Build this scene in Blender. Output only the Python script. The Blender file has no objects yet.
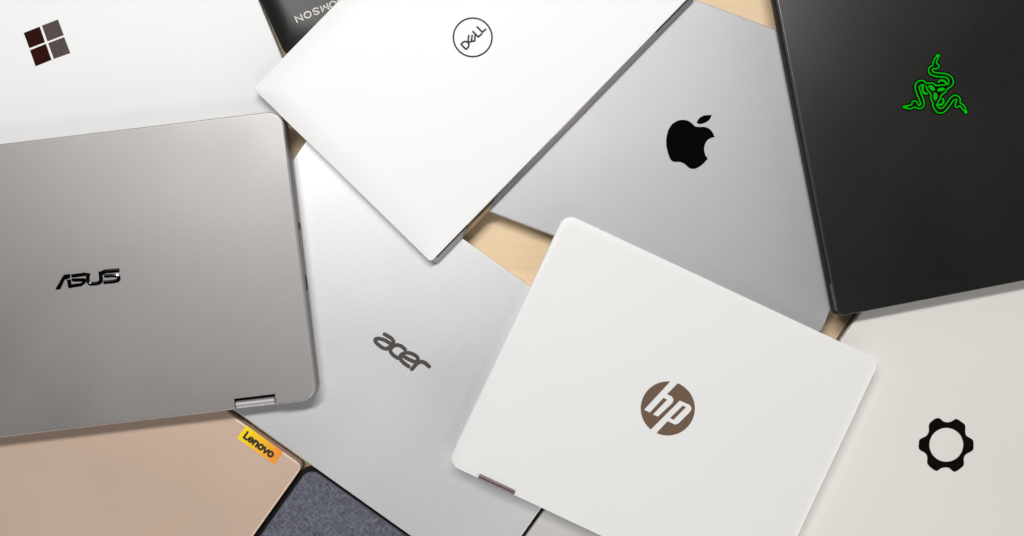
import bpy, bmesh, math, random
from mathutils import Vector, Matrix
from mathutils.geometry import tessellate_polygon

random.seed(7)
scene = bpy.context.scene
COL = scene.collection
PI = math.pi
MM = 0.001
WORLD_GAIN, WORLD_POW = 2.85, 3.0

# ------------------------------------------------------------------ camera
CAM_H = 0.80                 # metres above the table
FPX = 992.0                  # focal length in pixels of a 1024 wide picture
cam_data = bpy.data.cameras.new("camera")
cam_data.sensor_fit = 'HORIZONTAL'
cam_data.angle = 2 * math.atan(512 / FPX)
cam_data.clip_start = 0.01
cam_data.clip_end = 50
cam = bpy.data.objects.new("camera", cam_data)
cam.location = (0, 0, CAM_H)
COL.objects.link(cam)
scene.camera = cam


def at(px, py, z):
    """table-plan point (metres, height z) measured off the photograph"""
    s = (CAM_H - z) / FPX
    return Vector(((px - 512) * s, -(py - 268) * s))


# ------------------------------------------------------------------ materials
def new_mat(name):
    m = bpy.data.materials.new(name)
    m.use_nodes = True
    nt = m.node_tree
    return m, nt, nt.nodes["Principled BSDF"]


def shell_mat(name, color, metallic=0.0, rough=0.5, grain=0.03, grain_scale=700, bump=0.02,
              spec=0.5, coat=0.0, smudge=0.04):
    """painted or anodised laptop shell: fine grain, faint handling smudges in the gloss"""
    m, nt, b = new_mat(name)
    N, L = nt.nodes, nt.links
    tc = N.new("ShaderNodeTexCoord")
    n1 = N.new("ShaderNodeTexNoise")
    n1.inputs["Scale"].default_value = grain_scale
    n1.inputs["Detail"].default_value = 3
    n1.inputs["Roughness"].default_value = 0.7
    L.new(tc.outputs["Object"], n1.inputs["Vector"])
    r = N.new("ShaderNodeMapRange")
    r.inputs["From Min"].default_value = 0.25
    r.inputs["From Max"].default_value = 0.75
    r.inputs["To Min"].default_value = 1 - grain
    r.inputs["To Max"].default_value = 1 + grain
    L.new(n1.outputs["Fac"], r.inputs["Value"])
    mul = N.new("ShaderNodeVectorMath")
    mul.operation = 'SCALE'
    mul.inputs[0].default_value = color
    L.new(r.outputs["Result"], mul.inputs["Scale"])
    L.new(mul.outputs["Vector"], b.inputs["Base Color"])
    n2 = N.new("ShaderNodeTexNoise")
    n2.inputs["Scale"].default_value = 9
    n2.inputs["Detail"].default_value = 5
    L.new(tc.outputs["Object"], n2.inputs["Vector"])
    r2 = N.new("ShaderNodeMapRange")
    r2.inputs["From Min"].default_value = 0.3
    r2.inputs["From Max"].default_value = 0.7
    r2.inputs["To Min"].default_value = rough - smudge
    r2.inputs["To Max"].default_value = rough + smudge
    L.new(n2.outputs["Fac"], r2.inputs["Value"])
    L.new(r2.outputs["Result"], b.inputs["Roughness"])
    b.inputs["Metallic"].default_value = metallic
    b.inputs["Specular IOR Level"].default_value = spec
    b.inputs["Coat Weight"].default_value = coat
    if bump:
        bp = N.new("ShaderNodeBump")
        bp.inputs["Strength"].default_value = bump
        bp.inputs["Distance"].default_value = 0.0004
        L.new(n1.outputs["Fac"], bp.inputs["Height"])
        L.new(bp.outputs["Normal"], b.inputs["Normal"])
    return m


def fabric_mat(name):
    m, nt, b = new_mat(name)
    N, L = nt.nodes, nt.links
    tc = N.new("ShaderNodeTexCoord")
    facs = []
    for sx, sy, sc in ((1.0, 0.14, 1900), (0.14, 1.0, 1900)):
        mp = N.new("ShaderNodeMapping")
        mp.inputs["Scale"].default_value = (sx, sy, 1)
        L.new(tc.outputs["Object"], mp.inputs["Vector"])
        n = N.new("ShaderNodeTexNoise")
        n.inputs["Scale"].default_value = sc
        n.inputs["Detail"].default_value = 2
        n.inputs["Roughness"].default_value = 0.75
        L.new(mp.outputs["Vector"], n.inputs["Vector"])
        facs.append(n.outputs["Fac"])
    mx = N.new("ShaderNodeMath")
    mx.operation = 'ADD'
    L.new(facs[0], mx.inputs[0])
    L.new(facs[1], mx.inputs[1])
    hv = N.new("ShaderNodeMath")
    hv.operation = 'MULTIPLY'
    hv.inputs[1].default_value = 0.5
    L.new(mx.outputs[0], hv.inputs[0])
    cr = N.new("ShaderNodeValToRGB")
    e = cr.color_ramp.elements
    e[0].position = 0.40
    e[0].color = (0.050, 0.052, 0.070, 1)
    e[1].position = 0.63
    e[1].color = (0.20, 0.207, 0.24, 1)
    k = cr.color_ramp.elements.new(0.50)
    k.color = (0.110, 0.113, 0.140, 1)
    L.new(hv.outputs[0], cr.inputs["Fac"])
    L.new(cr.outputs["Color"], b.inputs["Base Color"])
    b.inputs["Roughness"].default_value = 0.95
    b.inputs["Specular IOR Level"].default_value = 0.15
    bp = N.new("ShaderNodeBump")
    bp.inputs["Strength"].default_value = 0.5
    bp.inputs["Distance"].default_value = 0.0006
    L.new(hv.outputs[0], bp.inputs["Height"])
    L.new(bp.outputs["Normal"], b.inputs["Normal"])
    return m


def wood_mat(name):
    m, nt, b = new_mat(name)
    N, L = nt.nodes, nt.links
    tc = N.new("ShaderNodeTexCoord")
    mp = N.new("ShaderNodeMapping")
    mp.inputs["Scale"].default_value = (1.0, 9.0, 1.0)
    mp.inputs["Rotation"].default_value = (0, 0, math.radians(-7))
    L.new(tc.outputs["Object"], mp.inputs["Vector"])
    n = N.new("ShaderNodeTexNoise")
    n.inputs["Scale"].default_value = 5.0
    n.inputs["Detail"].default_value = 7
    n.inputs["Roughness"].default_value = 0.62
    n.inputs["Distortion"].default_value = 0.6
    L.new(mp.outputs["Vector"], n.inputs["Vector"])
    w = N.new("ShaderNodeTexWave")
    w.wave_type = 'BANDS'
    w.bands_direction = 'Y'
    w.inputs["Scale"].default_value = 4.2
    w.inputs["Distortion"].default_value = 5.0
    w.inputs["Detail"].default_value = 3
    w.inputs["Detail Scale"].default_value = 1.3
    L.new(mp.outputs["Vector"], w.inputs["Vector"])
    cr = N.new("ShaderNodeValToRGB")
    e = cr.color_ramp.elements
    e[0].position = 0.25
    e[0].color = (0.82, 0.605, 0.37, 1)
    e[1].position = 0.75
    e[1].color = (0.91, 0.715, 0.475, 1)
    L.new(n.outputs["Fac"], cr.inputs["Fac"])
    lr = N.new("ShaderNodeMapRange")
    lr.inputs["From Min"].default_value = 0.0
    lr.inputs["From Max"].default_value = 0.22
    lr.inputs["To Min"].default_value = 0.965
    lr.inputs["To Max"].default_value = 1.0
    L.new(w.outputs["Fac"], lr.inputs["Value"])
    mul = N.new("ShaderNodeVectorMath")
    mul.operation = 'SCALE'
    L.new(cr.outputs["Color"], mul.inputs[0])
    L.new(lr.outputs["Result"], mul.inputs["Scale"])
    L.new(mul.outputs["Vector"], b.inputs["Base Color"])
    b.inputs["Roughness"].default_value = 0.5
    b.inputs["Specular IOR Level"].default_value = 0.3
    return m


def badge_mat(name, length):
    """printed yellow to orange fade along the badge"""
    m, nt, b = new_mat(name)
    N, L = nt.nodes, nt.links
    tc = N.new("ShaderNodeTexCoord")
    sp = N.new("ShaderNodeSeparateXYZ")
    L.new(tc.outputs["Generated"], sp.inputs[0])
    cr = N.new("ShaderNodeValToRGB")
    e = cr.color_ramp.elements
    e[0].position = 0.1
    e[0].color = (0.93, 0.66, 0.004, 1)
    e[1].position = 0.9
    e[1].color = (0.84, 0.29, 0.030, 1)
    L.new(sp.outputs["X"], cr.inputs["Fac"])
    L.new(cr.outputs["Color"], b.inputs["Base Color"])
    b.inputs["Roughness"].default_value = 0.45
    return m


def glow_mat(name, color, strength):
    m, nt, b = new_mat(name)
    b.inputs["Base Color"].default_value = (0.001, 0.02, 0.001, 1)
    b.inputs["Emission Color"].default_value = (*color, 1)
    b.inputs["Emission Strength"].default_value = strength
    b.inputs["Specular IOR Level"].default_value = 0.0
    b.inputs["Roughness"].default_value = 1.0
    return m


M = {}
M['surface'] = shell_mat("platinum_shell", (0.755, 0.76, 0.755), 0.0, 0.5, 0.008, 700, 0.0)
M['black_plastic'] = shell_mat("black_plastic_shell", (0.010, 0.010, 0.0095), 0.0, 0.38, 0.05, 900, 0.02, 0.28)
M['white_silver'] = shell_mat("white_silver_shell", (0.79, 0.795, 0.79), 0.0, 0.45, 0.006, 700, 0.0, 0.25)
M['taupe'] = shell_mat("taupe_anodised_shell", (0.365, 0.345, 0.335), 0.85, 0.50, 0.05, 900, 0.02)
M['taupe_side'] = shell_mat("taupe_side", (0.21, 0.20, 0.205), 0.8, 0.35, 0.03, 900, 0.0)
M['silver'] = shell_mat("silver_grained_shell", (0.66, 0.665, 0.67), 0.55, 0.48, 0.075, 620, 0.05)
M['space_grey'] = shell_mat("grey_anodised_shell", (0.47, 0.474, 0.48), 0.65, 0.55, 0.02, 900, 0.02)
M['black_metal'] = shell_mat("black_anodised_shell", (0.20, 0.197, 0.193), 1.0, 0.275, 0.10, 900, 0.03, smudge=0.012)
M['white_ceramic'] = shell_mat("white_ceramic_shell", (0.765, 0.757, 0.748), 0.0, 0.42, 0.006, 700, 0.0)
M['warm_grey'] = shell_mat("warm_silver_shell", (0.77, 0.745, 0.705), 0.1, 0.5, 0.012, 800, 0.0)
M['rose'] = shell_mat("rose_beige_shell", (0.67, 0.50, 0.39), 0.40, 0.48, 0.015, 800, 0.01)
M['pale_grey'] = shell_mat("pale_grey_shell", (0.55, 0.54, 0.51), 0.1, 0.5, 0.012, 800, 0.0)
M['fabric'] = fabric_mat("woven_fabric")
M['rubber'] = shell_mat("black_rubber", (0.006, 0.006, 0.007), 0.0, 0.6, 0.0, 700, 0.0, 0.25)
M['dimmed_rim'] = shell_mat("dimmed_rim", (0.03, 0.03, 0.03), 0.0, 0.55, 0.0, 800, 0.0, 0.3)
M['dark_side'] = shell_mat("dark_grey_side", (0.10, 0.097, 0.097), 0.3, 0.45, 0.02, 800, 0.0)
M['chrome'] = shell_mat("polished_silver", (0.42, 0.395, 0.39), 1.0, 0.16, 0.0, 800, 0.0)
M['hinge_silver'] = shell_mat("brushed_hinge", (0.42, 0.39, 0.415), 0.7, 0.55, 0.02, 800, 0.0)
M['hinge_brown'] = shell_mat("bronze_hinge", (0.27, 0.205, 0.215), 0.9, 0.32, 0.02, 800, 0.0)
M['ink'] = shell_mat("black_gloss_inlay", (0.002, 0.002, 0.002), 0.0, 0.25, 0.0, 700, 0.0, 0.02)
M['dark_chrome'] = shell_mat("dark_chrome", (0.10, 0.105, 0.115), 1.0, 0.14, 0.0, 700, 0.0)
M['grey_print'] = shell_mat("grey_brown_print", (0.072, 0.060, 0.055), 0.2, 0.45, 0.0, 700, 0.0)
M['brown_print'] = shell_mat("brown_print", (0.145, 0.093, 0.062), 0.0, 0.55, 0.06, 900, 0.0, 0.15)
M['gear_inlay'] = shell_mat("dark_brown_mirror", (0.007, 0.0035, 0.0028), 0.0, 0.3, 0.1, 900, 0.0, 0.03)
M['maroon_reflection'] = shell_mat("maroon_reflection", (0.024, 0.0035, 0.002), 0.0, 0.3, 0.05, 700, 0.0, 0.04)  # flat colour painted in place of what the left squares reflect
M['smoke_reflection'] = shell_mat("smoke_reflection", (0.080, 0.064, 0.060), 0.0, 0.3, 0.0, 700, 0.0, 0.04)  # greyer painted reflection for the right squares
M['ring_ink'] = shell_mat("dark_ring", (0.040, 0.030, 0.034), 0.0, 0.5, 0.0, 700, 0.0, 0.1)
M['pale_print'] = shell_mat("pale_print", (0.62, 0.60, 0.52), 0.0, 0.5, 0.0, 700, 0.0)
M['badge'] = badge_mat("badge_print", 0.04)
M['badge_ink'] = shell_mat("badge_ink", (0.020, 0.014, 0.008), 0.0, 0.5, 0.0, 700, 0.0)
M['green'] = glow_mat("green_backlight", (0.001, 0.44, 0.002), 1.0)
M['wood'] = wood_mat("birch_wood")


# ------------------------------------------------------------------ mesh helpers
def link_mesh(name, bm, mat, parent=None, smooth=True):
    me = bpy.data.meshes.new(name)
    bmesh.ops.recalc_face_normals(bm, faces=bm.faces)
    bm.to_mesh(me)
    bm.free()
    me.materials.append(mat)
    if smooth:
        for p in me.polygons:
            p.use_smooth = True
        me.set_sharp_from_angle(angle=math.radians(38))
    o = bpy.data.objects.new(name, me)
    COL.objects.link(o)
    if parent:
        o.parent = parent
    return o


def ring_pts(w, h, r, inset=0.0, n=7, ext=(0, 0, 0, 0)):
    """rounded rectangle, counter-clockwise; ext = extra (left, right, bottom, top)"""
    x0, x1 = -w / 2 - ext[0] + inset, w / 2 + ext[1] - inset
    y0, y1 = -h / 2 - ext[2] + inset, h / 2 + ext[3] - inset
    r = max(r - inset, 0.0004)
    out = []
    for cx, cy, a0 in ((x1 - r, y1 - r, 0), (x0 + r, y1 - r, 90), (x0 + r, y0 + r, 180), (x1 - r, y0 + r, 270)):
        for k in range(n + 1):
            a = math.radians(a0 + 90 * k / n)
            out.append((cx + r * math.cos(a), cy + r * math.sin(a)))
    return out


def loft(rings):
    """rings = list of (points2d, z) from bottom to top, capped at both ends"""
    bm = bmesh.new()
    vr = [[bm.verts.new((x, y, z)) for x, y in pts] for pts, z in rings]
    n = len(vr[0])
    for a, b in zip(vr, vr[1:]):
        for i in range(n):
            j = (i + 1) % n
            bm.faces.new((a[i], a[j], b[j], b[i]))
    bm.faces.new(list(reversed(vr[0])))
    bm.faces.new(vr[-1])
    return bm


def offset_pts(pts, d):
    """inset a closed counter-clockwise outline by d (mitred)"""
    n = len(pts)
    out = []
    for i in range(n):
        p0, p1, p2 = Vector(pts[i - 1]), Vector(pts[i]), Vector(pts[(i + 1) % n])
        e1, e2 = (p1 - p0).normalized(), (p2 - p1).normalized()
        n1, n2 = Vector((-e1.y, e1.x)), Vector((-e2.y, e2.x))
        b = n1 + n2
        if b.length < 1e-6:
            b = n1
        b.normalize()
        c = max(b.dot(n1), 0.4)
        q = p1 + b * (d / c)
        out.append((q.x, q.y))
    return out


def lid_bm(w, h, r, z0, z1, bev, soft=None, notches=None, lowbev=0.0006):
    """laptop lid: rounded slab with a bevelled rim, optionally a softly curved border"""
    if notches:
        base = ring_pts(w, h, r)
        # insert the hinge notches in the bottom edge, between the two bottom corners
        half = len(base) // 4
        head, tail = base[:3 * half], base[3 * half:]
        mid = []
        yb = -h / 2
        for xa, xb, dep in sorted(notches):
            mid += [(xa, yb), (xa, yb + dep), (xb, yb + dep), (xb, yb)]
        base = head + mid + tail
        f = lambda i: offset_pts(base, i)
    else:
        f = lambda i: ring_pts(w, h, r + (1.7 * max(i - bev, 0) if soft else 0), i)
    rings = [(f(lowbev), z0), (f(0), z0 + lowbev)]
    drop = soft[1] if soft else 0.0
    zt = z1 - drop
    for k in range(0, 6):
        a = PI / 2 * k / 5
        # a rim arc, ending tangent to the border slope
        rings.append((f(bev * (1 - math.cos(a))), zt - bev * (1 - math.sin(a))))
    if soft:
        sw = soft[0]
        for k in range(1, 9):
            t = k / 8
            rings.append((f(bev + sw * t), z1 - drop * (1 - t) ** 2))
        rings.append((f(bev + sw + 0.0008), z1))
    else:
        rings.append((f(bev + 0.0006), z1))
    return loft(rings)


def base_bm(w, h, r, z0, z1, ext=(0, 0, 0, 0), flare=(0, 0, 0, 0), low=0.30):
    """lower body: tucked under at the bottom; flare pushes the foot of a side outwards"""
    e2 = tuple(a + b for a, b in zip(ext, flare))
    hgt = z1 - z0
    rings = [(ring_pts(w, h, r, 0.0022, ext=e2), z0),
             (ring_pts(w, h, r, 0.0006, ext=e2), z0 + 0.45 * low * hgt),
             (ring_pts(w, h, r, 0.0000, ext=e2), z0 + low * hgt),
             (ring_pts(w, h, r, 0.0000, ext=ext), z1 - 0.0006),
             (ring_pts(w, h, r, 0.0006, ext=ext), z1)]
    return loft(rings)


def box_bm(x0, x1, y0, y1, z0, z1, b=0.0003):
    w, h = x1 - x0, y1 - y0
    cx, cy = (x0 + x1) / 2, (y0 + y1) / 2
    sh = lambda pts: [(x + cx, y + cy) for x, y in pts]
    return loft([(sh(ring_pts(w, h, b * 2, b, 3)), z0), (sh(ring_pts(w, h, b * 2, 0, 3)), z0 + b),
                 (sh(ring_pts(w, h, b * 2, 0, 3)), z1 - b), (sh(ring_pts(w, h, b * 2, b, 3)), z1)])


def barrel_bm(x0, x1, y, z, r, n=20):
    """hinge barrel lying along x with softened ends"""
    bm = bmesh.new()
    rows = []
    for x, rr in ((x0, r * 0.8), (x0 + r * 0.2, r), (x1 - r * 0.2, r), (x1, r * 0.8)):
        rows.append([bm.verts.new((x, y + rr * math.cos(2 * PI * k / n), z + rr * math.sin(2 * PI * k / n))) for k in range(n)])
    for a, b in zip(rows, rows[1:]):
        for k in range(n):
            bm.faces.new((a[k], a[(k + 1) % n], b[(k + 1) % n], b[k]))
    bm.faces.new(rows[0])
    bm.faces.new(list(reversed(rows[-1])))
    return bm


# ---- flat emblem drawing: everything ends as thin raised solids
def smooth_path(pts, closed=False, sub=6):
    """Catmull-Rom through the points"""
    P = [Vector(p) for p in pts]
    n = len(P)
    out = []
    segs = n if closed else n - 1
    for i in range(segs):
        if closed:
            p0, p1, p2, p3 = P[i - 1], P[i], P[(i + 1) % n], P[(i + 2) % n]
        else:
            p1, p2 = P[i], P[i + 1]
            p0 = P[i - 1] if i else p1 * 2 - p2
            p3 = P[i + 2] if i + 2 < n else p2 * 2 - p1
        for k in range(sub):
            t = k / sub
            out.append(0.5 * ((2 * p1) + (p2 - p0) * t + (2 * p0 - 5 * p1 + 4 * p2 - p3) * t * t
                              + (3 * p1 - p0 - 3 * p2 + p3) * t * t * t))
    if not closed:
        out.append(P[-1])
    return out


def solid(bm, outer, holes, z0, z1):
    loops = [outer] + list(holes)
    pts = [p for l in loops for p in l]
    tris = tessellate_polygon([[Vector((p[0], p[1], 0)) for p in l] for l in loops])
    top = [bm.verts.new((p[0], p[1], z1)) for p in pts]
    bot = [bm.verts.new((p[0], p[1], z0)) for p in pts]
    for t in tris:
        try:
            bm.faces.new([top[i] for i in t])
        except ValueError:
            pass
    k = 0
    for l in loops:
        m = len(l)
        for i in range(m):
            j = (i + 1) % m
            try:
                bm.faces.new((bot[k + i], bot[k + j], top[k + j], top[k + i]))
            except ValueError:
                pass
        k += m


def stroke(bm, path, width, z0, z1, closed=False, caps=True, crown=0.0):
    P = [Vector(p) for p in path]
    n = len(P)
    L, R = [], []
    for i in range(n):
        if closed:
            a, b = P[i - 1], P[(i + 1) % n]
            e1, e2 = (P[i] - a).normalized(), (b - P[i]).normalized()
        else:
            e1 = (P[i] - P[i - 1]).normalized() if i else (P[1] - P[0]).normalized()
            e2 = (P[i + 1] - P[i]).normalized() if i < n - 1 else e1
        t = e1 + e2
        t = e1 if t.length < 1e-6 else t.normalized()
        nn = Vector((-t.y, t.x))
        c = max(nn.dot(Vector((-e1.y, e1.x))), 0.5)
        L.append(P[i] + nn * width / 2 / c)
        R.append(P[i] - nn * width / 2 / c)
    tl = [bm.verts.new((p.x, p.y, z1)) for p in L]
    tr = [bm.verts.new((p.x, p.y, z1)) for p in R]
    bl = [bm.verts.new((p.x, p.y, z0)) for p in L]
    br = [bm.verts.new((p.x, p.y, z0)) for p in R]
    if crown:
        mid = [bm.verts.new((p.x, p.y, z1 + crown)) for p in P]
    for i in range(n if closed else n - 1):
        j = (i + 1) % n
        if crown:
            bm.faces.new((tl[i], mid[i], mid[j], tl[j]))
            bm.faces.new((mid[i], tr[i], tr[j], mid[j]))
        else:
            bm.faces.new((tl[i], tr[i], tr[j], tl[j]))
        bm.faces.new((bl[i], tl[i], tl[j], bl[j]))
        bm.faces.new((tr[i], br[i], br[j], tr[j]))
    if not closed and caps:
        for c, d in ((P[0], (P[0] - P[1]).normalized()), (P[-1], (P[-1] - P[-2]).normalized())):
            a0 = math.atan2(d.y, d.x)
            fan = [(c.x + width / 2 * math.cos(a0 + a), c.y + width / 2 * math.sin(a0 + a))
                   for a in [(-PI / 2) + PI * k / 8 for k in range(9)]]
            solid(bm, fan, [], z0, z1 - 2e-6)


class Laptop:
    """an Empty on the support with its lid, base, hinges and emblem as children"""

    def __init__(self, label, axis, us, vs, z0, zbase, zlid, tilt=None):
        ux, uy = axis
        l = math.hypot(ux, uy)
        ux, uy = ux / l, uy / l
        self.z0, self.z1, self.z2 = z0, zbase, zlid      # support, top of base, top of lid
        uc, vc = (us[0] + us[1]) / 2, (vs[0] + vs[1]) / 2
        px, py = ux * uc - uy * vc, uy * uc + ux * vc
        s = (CAM_H - zlid) / FPX
        self.w, self.h = (us[1] - us[0]) * s, (vs[1] - vs[0]) * s
        self.c = at(px, py, zlid)
        self.rot = math.atan2(-uy, ux)
        root = bpy.data.objects.new("laptop", None)
        root.empty_display_size = 0.05
        root.location = (self.c.x, self.c.y, z0)
        root.rotation_euler = (0, 0, self.rot)
        root['label'] = label
        root['category'] = "laptop"
        root['group'] = "closed laptops overlapping on the table"
        COL.objects.link(root)
        self.root = root

    def p(self, px, py):
        """photo point -> local point on the lid"""
        d = at(px, py, self.z2) - self.c
        c, s = math.cos(-self.rot), math.sin(-self.rot)
        return Vector((d.x * c - d.y * s, d.x * s + d.y * c))

    def px(self, n):
        return n * (CAM_H - self.z2) / FPX

    def zl(self, z):
        return z - self.z0

    def lid(self, mat, r, bev, soft=None, notches=None, gap=0.0005):
        self.r = r
        return link_mesh("lid", lid_bm(self.w, self.h, r, self.zl(self.z1) + gap, self.zl(self.z2), bev, soft, notches),
                         mat, self.root)

    def base(self, mat, r=None, ext=(0, 0, 0, 0), flare=(0, 0, 0, 0), low=0.30):
        return link_mesh("base", base_bm(self.w, self.h, r or self.r, 0.0, self.zl(self.z1), ext, flare, low), mat, self.root)

    def gasket(self, inset=0.0025):
        return link_mesh("gasket", loft([(ring_pts(self.w, self.h, self.r, inset), self.zl(self.z1) - 0.0002),
                                         (ring_pts(self.w, self.h, self.r, inset), self.zl(self.z1) + 0.0008)]),
                         M['rubber'], self.root)

    # emblem pieces given in a zoomed crop: origin (ox, oy), k crop units per photo pixel
    def tr(self, pts, o, k):
        return [self.p(o[0] + x / k, o[1] + y / k) for x, y in pts]

    def emblem(self, name, mat, polys=(), strokes=(), o=(0, 0), k=1.0, lift=0.0, h=0.00012, parent=None):
        bm = bmesh.new()
        z0 = self.zl(self.z2) - 0.0002
        z1 = self.zl(self.z2) + lift + h
        i = 0
        for outer, holes in polys:
            solid(bm, self.tr(outer, o, k), [self.tr(q, o, k) for q in holes], z0, z1 + i * 4e-6)
            i += 1
        for st in strokes:
            pts, wd = st[0], st[1]
            opt = st[2] if len(st) > 2 else ''
            path = self.tr(pts, o, k)
            if 's' in opt:
                path = smooth_path(path, 'c' in opt)
            stroke(bm, path, self.px(wd / k), z0, z1 + i * 4e-6, 'c' in opt, 'b' not in opt, 0.00026 if 'w' in opt else 0.0)
            i += 1
        ob = link_mesh(name, bm, mat, parent or self.root, smooth=False)
        return ob


def circle(cx, cy, r, n=56):
    return [(cx + r * math.cos(2 * PI * k / n), cy + r * math.sin(2 * PI * k / n)) for k in range(n)]


def ellipse(cx, cy, rx, ry, deg, n=20):
    a = math.radians(deg)
    return [(cx + rx * math.cos(t) * math.cos(a) - ry * math.sin(t) * math.sin(a),
             cy + rx * math.cos(t) * math.sin(a) + ry * math.sin(t) * math.cos(a))
            for t in [2 * PI * k / n for k in range(n)]]


# ------------------------------------------------------------------ table
tb = bmesh.new()
bm = loft([(ring_pts(1.7, 1.5, 0.01, 0.002, 4), -0.025), (ring_pts(1.7, 1.5, 0.01, 0, 4), -0.023),
           (ring_pts(1.7, 1.5, 0.01, 0, 4), -0.002), (ring_pts(1.7, 1.5, 0.01, 0.002, 4), 0.0)])
tb.free()
table = link_mesh("tabletop", bm, M['wood'])
table['kind'] = 'structure'
table['label'] = "pale birch wood tabletop under the laptops"

Z1 = 0.0166        # where the upper layer rests

# ------------------------------------------------------------------ lower layer
# platinum laptop, four square emblem
L = Laptop("platinum white laptop in the corner with an emblem of four dark mirrored squares",
           (0.923, -0.385), (-184, 238), (-97, 216), 0, 0.0095, 0.0145)
L.lid(M['surface'], 0.005, 0.0008)
L.base(M['surface'])
L.gasket()
o, k = (10, 10), 8.125
for name, mt, pts in (("mirror_square", 'maroon_reflection', [(112, 187), (242, 135), (285, 262), (157, 310)]),
                      ("mirror_square", 'smoke_reflection', [(260, 127), (390, 77), (437, 205), (305, 255)]),
                      ("mirror_square", 'maroon_reflection', [(163, 327), (292, 275), (338, 405), (208, 458)]),
                      ("mirror_square", 'smoke_reflection', [(310, 270), (440, 220), (490, 350), (357, 398)])):
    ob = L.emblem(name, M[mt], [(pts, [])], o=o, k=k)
    ob['label'] = "mirrored square with its reflection painted dark maroon" if mt == 'maroon_reflection' else "mirrored square with its reflection painted smoky grey"

# black plastic laptop, upside-down lettering
L = Laptop("black plastic laptop with rounded edges and pale upside-down lettering behind the bright white one",
           (0.91, -0.415), (236, 640), (-110, 176), 0, 0.0095, 0.0160)
L.lid(M['black_plastic'], 0.014, 0.0015, soft=(0.017, 0.0040))
L.base(M['black_plastic'])
L.gasket()
d, up = (-0.92, 0.387), (0.387, 0.92)


def glyph(c, pts):
    return [(c[0] + d[0] * x + up[0] * y, c[1] + d[1] * x + up[1] * y) for x, y in pts]


st = []
W = 24
cN, cO, cS, cM, cO2, cH, cT = (160, 328), (315, 263), (465, 203), (622, 140), (768, 80), (912, 20), (1040, -34)
st.append((glyph(cN, [(-55, -52), (-55, 52), (55, -52), (55, 52)]), W))
st.append((glyph(cO, [(60 * math.cos(2 * PI * q / 24), 54 * math.sin(2 * PI * q / 24)) for q in range(24)]), W, 'c'))
st.append((glyph(cS, [(48, 36), (18, 53), (-25, 50), (-44, 29), (-20, 6), (22, -6), (46, -28), (24, -52), (-20, -54), (-50, -38)]), W, 's'))
st.append((glyph(cM, [(-62, -54), (-62, 52), (0, -40), (62, 52), (62, -54)]), W))
st.append((glyph(cO2, [(60 * math.cos(2 * PI * q / 24), 54 * math.sin(2 * PI * q / 24)) for q in range(24)]), W, 'c'))
st.append((glyph(cH, [(-50, -54), (-50, 54)]), W))
st.append((glyph(cH, [(50, -54), (50, 54)]), W))
st.append((glyph(cH, [(-50, 0), (50, 0)]), W))
st.append((glyph(cT, [(-52, 52), (52, 52)]), W))
st.append((glyph(cT, [(0, 52), (0, -54)]), W))
L.emblem("lettering", M['pale_print'], strokes=st, o=(290, 0), k=17.86)

# grey anodised laptop, bitten apple emblem
L = Laptop("space grey metal laptop with a glossy black bitten apple emblem",
           (0.935, 0.353), (505, 885.8), (-246.3, 25), 0, 0.0095, 0.0155)
L.lid(M['space_grey'], 0.008, 0.0007)
L.base(M['space_grey'])
L.gasket()
apple = [(255, 178), (285, 183), (308, 198), (330, 217), (357, 220), (385, 220), (410, 230), (430, 250), (445, 280)]
bite = [(415, 289), (393, 310), (382, 345), (388, 385), (404, 408)]
rest = [(380, 435), (345, 462), (315, 470), (290, 462), (265, 440), (235, 428), (205, 428), (183, 415), (168, 380),
        (157, 330), (158, 280), (170, 235), (195, 200), (225, 182)]
body = smooth_path(rest + apple)[:] + smooth_path([apple[-1]] + bite)[1:] + [Vector(rest[0])]
body = smooth_path([rest[-1]] + apple) + smooth_path([apple[-1]] + bite)[1:] + smooth_path([bite[-1]] + rest)[1:-1]
leaf = smooth_path([(337, 195), (350, 172), (380, 152), (428, 149)]) + smooth_path([(428, 149), (412, 178), (385, 196), (355, 203), (337, 195)])[1:-1]
L.emblem("emblem", M['ink'], [([tuple(p) for p in body], []), ([tuple(p) for p in leaf], [])], o=(640, 90), k=5.953)

# silver grained laptop
L = Laptop("silver grained metal laptop with slanted grey lettering, in the middle of the pile",
           (0.815, 0.58), (331, 735.5), (-74, 198.5), 0, 0.0098, 0.0160)
L.lid(M['silver'], 0.004, 0.0008)
L.base(M['silver'])
L.gasket()
w = 43
L.emblem("lettering", M['grey_print'], strokes=[
    ([(140, 70), (185, 95), (225, 125), (240, 160), (215, 200), (160, 235)], w, 's'),
    ([(205, 175), (150, 140), (90, 120), (45, 122), (38, 150), (75, 190), (120, 222), (158, 232)], w, 's'),
    ([(370, 240), (330, 205), (275, 190), (225, 215), (205, 255), (235, 300), (285, 335)], w, 's'),
    ([(410, 430), (350, 385), (315, 340), (325, 300), (380, 277), (440, 285), (500, 320), (513, 358), (480, 376), (420, 355), (350, 315)], w, 's'),
    ([(445, 460), (500, 400), (545, 378), (590, 390), (638, 430)], w + 2, 's')], o=(372, 328), k=11.167)

# rose beige laptop with badge
L = Laptop("rose beige laptop with a small yellow to orange badge on its corner",
           (0.815, 0.58), (133, 516.8), (203.8, 470), 0, 0.0098, 0.0160)
L.lid(M['rose'], 0.0055, 0.0015)
L.base(M['rose'])
L.gasket()
o, k = (234, 422), 12.17
pr = bpy.data.objects
bd = L.emblem("badge", M['badge'], [([(150, 38), (600, 365), (492, 520), (35, 195)], [])], o=o, k=k, h=0.0002)
bd['label'] = "yellow to orange printed badge"
d, up = (0.81, 0.586), (0.586, -0.81)


def lg(x0, pts):
    return [(115 + d[0] * (x + x0) + up[0] * y, 185 + d[1] * (x + x0) + up[1] * y) for x, y in pts]


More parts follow.
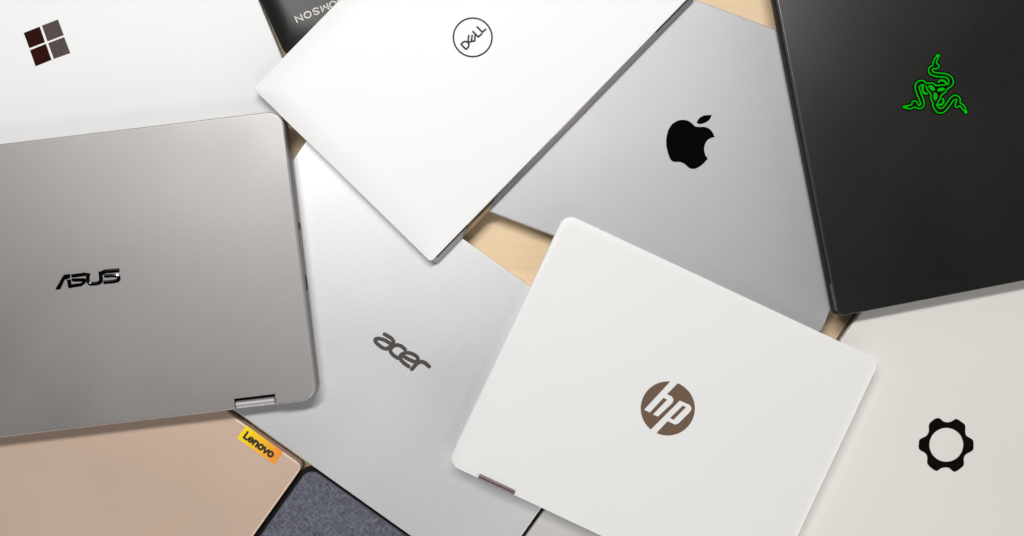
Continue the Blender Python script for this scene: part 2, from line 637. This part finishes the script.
arc = lambda cx, cy, r, a0, a1, n=16: [(cx + r * math.cos(math.radians(a0 + (a1 - a0) * q / n)), cy + r * math.sin(math.radians(a0 + (a1 - a0) * q / n))) for q in range(n + 1)]
W = 26
L.emblem("lettering", M['badge_ink'], strokes=[
    (lg(6, [(0, 82), (0, 0), (44, 0)]), W),
    (lg(62, [(6, 28), (58, 28)] + arc(30, 28, 28, 12, 320)), W - 4),
    (lg(142, [(0, -2), (0, 56)]), W), (lg(142, [(0, 34), (10, 50), (26, 56), (42, 48), (47, 30), (47, -2)]), W, 's'),
    (lg(205, arc(36, 28, 29, 0, 345, 22)), W, 'c'),
    (lg(288, [(0, 56), (28, 2), (56, 56)]), W),
    (lg(352, arc(36, 28, 29, 0, 345, 22)), W, 'c')], o=o, k=k, lift=0.0002, parent=bd)

# fabric covered laptop
L = Laptop("dark slate laptop with a woven fabric lid and black rim, beside the rose beige one",
           (0.815, 0.58), (522.8, 800), (201.8, 400), 0, 0.0095, 0.0140)
L.lid(M['fabric'], 0.0095, 0.0010)
L.base(M['rubber'], ext=(0.0036, 0.001, 0.001, 0.0014))
# the black rim that stands around the fabric at the corner
L.gasket()

# warm silver laptop with gear emblem
L = Laptop("warm silver laptop with a dark cog wheel emblem",
           (0.82, 0.57), (885, 1174), (-362, 14), 0, 0.0098, 0.0160)
L.lid(M['warm_grey'], 0.008, 0.0008)
L.base(M['dark_side'])
L.gasket()
gear = [(232, 108), (205, 115), (173, 145), (172, 188), (155, 215), (118, 235), (112, 262), (115, 294), (152, 318), (163, 345),
        (163, 380), (190, 408), (218, 423), (242, 408), (268, 402), (292, 405), (322, 428), (350, 415), (379, 388), (380, 345),
        (395, 322), (433, 300), (438, 268), (433, 237), (397, 214), (389, 190), (388, 150), (363, 128), (335, 113), (308, 127), (284, 133), (258, 127)]
gs = [tuple(p) for p in smooth_path(gear, True, 3)]
L.emblem("emblem", M['gear_inlay'], [(gs, [circle(276, 267, 101)])], o=(900, 400), k=5.96)

# pale laptop of which only a corner shows under the white one
L = Laptop("pale grey laptop of which only a small corner shows under the white one",
           (0.815, 0.58), (739.5, 1020), (30, 410), 0, 0.0095, 0.0155)
L.lid(M['pale_grey'], 0.006, 0.0008)
L.base(M['dark_side'])
L.gasket()

# ------------------------------------------------------------------ upper layer
# bright white silver laptop with the ring emblem
L = Laptop("bright white laptop with a thin round ring emblem and a dark hinge side",
           (0.698, -0.716), (112.8, 492.5), (241.7, 491), Z1, Z1 + 0.0070, Z1 + 0.0132)
L.lid(M['white_silver'], 0.0032, 0.0010, soft=(0.020, 0.0026))
L.base(M['chrome'], ext=(-0.001, -0.001, 0.0006, -0.001), flare=(0, 0, 0.0034, 0), low=0.10)
L.gasket()
# hinge cover strip along the lower long side
zh = L.zl(L.z1)
hc = link_mesh("hinge_cover", box_bm(-L.w / 2 + 0.043, L.w / 2 - 0.046, -L.h / 2 + 0.0002, -L.h / 2 + 0.006, zh - 0.001, zh + 0.0022, 0.0006), M['dark_side'], L.root)
for x in (-1, 1):
    x0, x1 = (-L.w / 2 + 0.006, -L.w / 2 + 0.041) if x < 0 else (L.w / 2 - 0.043, L.w / 2 - 0.006)
    link_mesh("rubber_seal", box_bm(x0, x1, -L.h / 2 - 0.0010, -L.h / 2 + 0.004, zh - 0.0004, zh + 0.0012, 0.0002), M['rubber'], L.root)
o, k = (456, 20), 16.75
em = L.emblem("emblem", M['ring_ink'], strokes=[(circle(16.7 * k, 17.4 * k, 19.3 * k), 27, 'c')], o=o, k=k)
L.emblem("lettering", M['ring_ink'], strokes=[
    ([(85, 410), (165, 490)], 30),
    ([(165, 490), (205, 455), (216, 405), (182, 366), (130, 366), (85, 410)], 30, 's'),
    ([(195, 375), (315, 350)], 30), ([(200, 370), (215, 262)], 28), ([(258, 358), (270, 254)], 28), ([(312, 350), (322, 250)], 28),
    ([(285, 195), (372, 285), (430, 235)], 30), ([(357, 118), (440, 205), (497, 158)], 30)], o=o, k=k, parent=em)

# taupe laptop
L = Laptop("taupe grey laptop with dark chrome lettering and a silver hinge barrel in its lower edge",
           (0.99295, -0.1185), (-157.7, 266.3), (143, 434.4), Z1, Z1 + 0.0095, Z1 + 0.0170)
s = L.px(1)
xc = (-157.7 + 266.3) / 2
n0, n1 = (184.7 - xc) * s, (225.8 - xc) * s
dep = 10.5 * s
L.lid(M['taupe'], 0.0115, 0.0009, notches=[(n0, n1, dep), (-n1, -n0, dep)])
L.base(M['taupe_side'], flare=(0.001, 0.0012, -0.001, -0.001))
yb = -L.h / 2
for a, b in ((n0, n1), (-n1, -n0)):
    hg = link_mesh("hinge", barrel_bm(a + 0.0005, b - 0.0005, yb + 0.0030, L.zl(L.z2) - 0.0032, 0.0030), M['hinge_silver'], L.root)
    link_mesh("recess", box_bm(a + 0.0001, b - 0.0001, yb + 0.0015, yb + dep - 0.0001, L.zl(L.z1) - 0.0004, L.zl(L.z1) + 0.0014, 0.0001), M['rubber'], L.root)
for y0, y1, zz in ((-0.028, -0.016, 0.0046), (0.020, 0.026, 0.0050)):
    link_mesh("port", box_bm(L.w / 2 - 0.004, L.w / 2 + 0.00135, y0, y1, zz - 0.0007, zz + 0.0007, 0.0003), M['rubber'], L.root)
oa, ka = (50, 260), 15.325
ob_ = 34 * ka
sh = lambda pts: [(x + ob_, y) for x, y in pts]
L.emblem("lettering", M['dark_chrome'], polys=[
    ([(85, 453), (160, 445), (225, 302), (312, 275), (312, 215), (218, 224), (188, 270)], []),
    ([(262, 303), (324, 296), (330, 372), (470, 354), (500, 338), (485, 328), (345, 332), (330, 284), (535, 276), (562, 312), (548, 350), (485, 400), (285, 432)], []),
    ([(326, 221), (550, 190), (564, 240), (336, 270)], [])],
    strokes=[(sh([(68, 200), (60, 300), (90, 358), (150, 362), (230, 350), (262, 310), (252, 175)]), 56, 'sbw'),
             (sh([(545, 155), (330, 175), (272, 205)]), 60, 'sbw'),
             (sh([(312, 242), (500, 238), (532, 275), (500, 318), (300, 342)]), 54, 'sbw')], o=oa, k=ka, h=0.0005)

# white ceramic laptop with round emblem
L = Laptop("white laptop with rounded corners, a brown disc emblem and a bronze hinge",
           (0.9055, 0.4243), (602, 950.3), (-47.2, 230.5), Z1, Z1 + 0.0095, Z1 + 0.0175)
L.lid(M['white_ceramic'], 0.0092, 0.0014, soft=(0.0045, 0.0006))
L.base(M['white_ceramic'], flare=(-0.0015, -0.0015, -0.0015, -0.0015))
L.gasket()
s = L.px(1)
xc = (602 + 950.3) / 2
yb = -L.h / 2
for a, b in (((635.5 - xc) * s, (675.5 - xc) * s), ((xc - 675.5) * s, (xc - 635.5) * s)):
    link_mesh("hinge", barrel_bm(a, b, yb + 0.0020, L.zl(L.z2) - 0.0017, 0.0026), M['hinge_brown'], L.root)
o, k = (640, 380), 9.25
em = L.emblem("emblem", M['brown_print'], [(circle(257, 263, 250, 80), [])], o=o, k=k)
L.emblem("lettering", M['white_ceramic'], [
    ([(290, 2), (354, 24), (248, 132), (90, 300), (38, 275)], []),
    ([(245, 129), (295, 153), (310, 182), (300, 212), (165, 338), (120, 318), (252, 182), (212, 160)], []),
    ([(368, 190), (455, 228), (474, 250), (474, 275), (462, 295), (355, 402), (325, 412), (255, 380), (148, 494), (98, 460)],
     [[(395, 236), (425, 252), (310, 368), (276, 352)]])], o=o, k=k, lift=0.00006, parent=em)

# black metal laptop with green glowing emblem
L = Laptop("black metal laptop with a glowing green emblem of three entwined snakes",
           (0.9815, -0.1905), (763.2, 1041), (53.5, 470.5), Z1, Z1 + 0.0090, Z1 + 0.0150)
lid = L.lid(M['black_metal'], 0.0045, 0.0005)
lid.data.materials.append(M['dimmed_rim'])          # rim faces coloured darker to hold down their bright highlights
for p in lid.data.polygons:
    if p.normal.z < 0.9:
        p.material_index = 1
L.base(M['rubber'], ext=(0.0008, 0, -0.0005, 0), flare=(0.0006, 0, -0.0005, 0))
L.gasket()
# hinge end block at the lower corner
link_mesh("hinge", box_bm(-L.w / 2 - 0.0004, -L.w / 2 + 0.004, -L.h / 2 + 0.004, -L.h / 2 + 0.026, L.zl(L.z1) - 0.001, L.zl(L.z2) - 0.0018, 0.0005), M['dark_side'], L.root)
K = 15.325
c2 = lambda pts: [(x - 22 * K, y + 28 * K) for x, y in pts]
c3 = lambda pts: [(x + 12 * K, y + 30 * K) for x, y in pts]
lines = [
    ([(268, 85), (225, 130), (202, 190), (190, 235), (150, 260), (128, 310), (145, 360), (200, 393), (280, 410), (370, 416), (425, 440), (442, 480), (425, 522)], 19.5),
    ([(276, 95), (270, 140), (252, 200), (290, 232), (285, 265), (250, 288), (202, 290), (186, 312), (215, 342), (290, 354), (390, 365), (460, 395), (500, 440), (508, 490)]
     + c3([(322, 60), (290, 100), (235, 140), (200, 190), (140, 235), (125, 290), (85, 340)]), 19.5),
    ([(285, 488), (310, 466), (365, 472), (405, 512)], 28),
    (c2([(140, 425), (205, 410), (215, 370), (250, 350), (290, 370), (312, 415), (335, 415), (345, 390), (310, 300), (275, 210), (260, 130), (285, 70), (340, 40), (390, 45), (440, 80), (520, 76), (585, 115)])
     + c3([(70, 85), (190, 75), (248, 62)]), 19.5),
    (c2([(125, 462), (190, 475), (250, 448), (310, 470), (370, 455), (400, 400), (385, 320), (345, 220), (325, 150), (350, 112), (398, 104)]), 19.5),
    (c2([(378, 130), (378, 195), (405, 238), (440, 240)]), 30),
    (c2([(428, 125), (455, 190), (500, 245), (500, 310), (535, 390)]) + c3([(8, 360), (20, 420), (70, 488), (130, 508), (190, 488), (250, 420), (320, 325), (355, 298), (380, 312), (362, 355), (355, 400), (385, 420), (430, 400), (475, 460), (515, 488)]), 19.5),
    (c3([(72, 390), (110, 432), (165, 425), (220, 360), (280, 275), (340, 236), (395, 246), (430, 290), (432, 350), (480, 380), (508, 430), (520, 480)]), 19.5),
    (c3([(78, 372), (140, 378), (175, 335), (165, 290)]), 28),
]
blobs = [ellipse(274, 86, 24, 34, 100)] + [c2(ellipse(108, 445, 38, 26, 0))] + [c3(ellipse(515, 488, 26, 32, 0))] \
    + [c3(ellipse(137, 147, 60, 27, -10))] + [c3(ellipse(50, 250, 27, 58, 3))] + [c2(ellipse(517, 152, 60, 28, 42))]
o = (920, 50)
em = L.emblem("emblem", M['ink'], polys=[([(x, y) for x, y in b], []) for b in
                                        [ellipse(274, 86, 42, 50, 100), c2(ellipse(108, 445, 55, 42, 0)), c3(ellipse(515, 488, 44, 50, 0)),
                                         ellipse(300, 590, 110, 90, 0)]],
              strokes=[(a, 62, 's') for a, b in lines], o=o, k=K)
L.emblem("glowing_outline", M['green'], polys=[(b, []) for b in blobs], strokes=[(a, b, 's') for a, b in lines], o=o, k=K, lift=0.00012, parent=em)

# ------------------------------------------------------------------ light
world = bpy.data.worlds.new("World")
scene.world = world
world.use_nodes = True
wt = world.node_tree
bg = wt.nodes["Background"]
# a dim room: dark ceiling overhead, paler walls round the table, a little brighter to the right and front
tcw = wt.nodes.new("ShaderNodeTexCoord")
sep = wt.nodes.new("ShaderNodeSeparateXYZ")
wt.links.new(tcw.outputs["Generated"], sep.inputs[0])


def wmath(op, a, b_=None):
    n = wt.nodes.new("ShaderNodeMath")
    n.operation = op
    for i, v in enumerate((a, b_)):
        if v is None:
            continue
        if isinstance(v, (int, float)):
            n.inputs[i].default_value = v
        else:
            wt.links.new(v, n.inputs[i])
    return n.outputs[0]


zc = wmath('MINIMUM', wmath('MAXIMUM', sep.outputs["Z"], 0.0), 1.0)
fall = wmath('POWER', wmath('SUBTRACT', 1.0, zc), WORLD_POW)
side = wmath('ADD', wmath('ADD', 1.0, wmath('MULTIPLY', sep.outputs["X"], 0.60)), wmath('MULTIPLY', sep.outputs["Y"], -0.55))
bg.inputs["Color"].default_value = (1.0, 0.99, 0.98, 1)
wt.links.new(wmath('MULTIPLY', wmath('MULTIPLY', fall, side), WORLD_GAIN), bg.inputs["Strength"])


def area(name, loc, target, sx, sy, watts, color=(1, 1, 1)):
    ld = bpy.data.lights.new(name, 'AREA')
    ld.shape = 'RECTANGLE'
    ld.size, ld.size_y = sx, sy
    ld.energy = watts
    ld.color = color
    ob = bpy.data.objects.new(name, ld)
    ob.location = loc
    ob.rotation_euler = (Vector(target) - Vector(loc)).to_track_quat('-Z', 'Y').to_euler()
    COL.objects.link(ob)


area("softbox", (-0.24, 0.70, 1.50), (0, 0.0, 0), 1.18, 0.16, 24.3, (1.0, 0.99, 0.98))
area("fill_softbox", (0.40, -1.00, 1.35), (0.1, -0.05, 0), 1.0, 0.45, 3.4, (1.0, 0.995, 0.985))  # unseen fill lamp added to lift the lower right and soften shadows

scene.view_settings.view_transform = 'Standard'
scene.view_settings.look = 'None'
scene.view_settings.exposure = 0.0
scene.view_settings.gamma = 1.0
scene.view_settings.use_curve_mapping = False
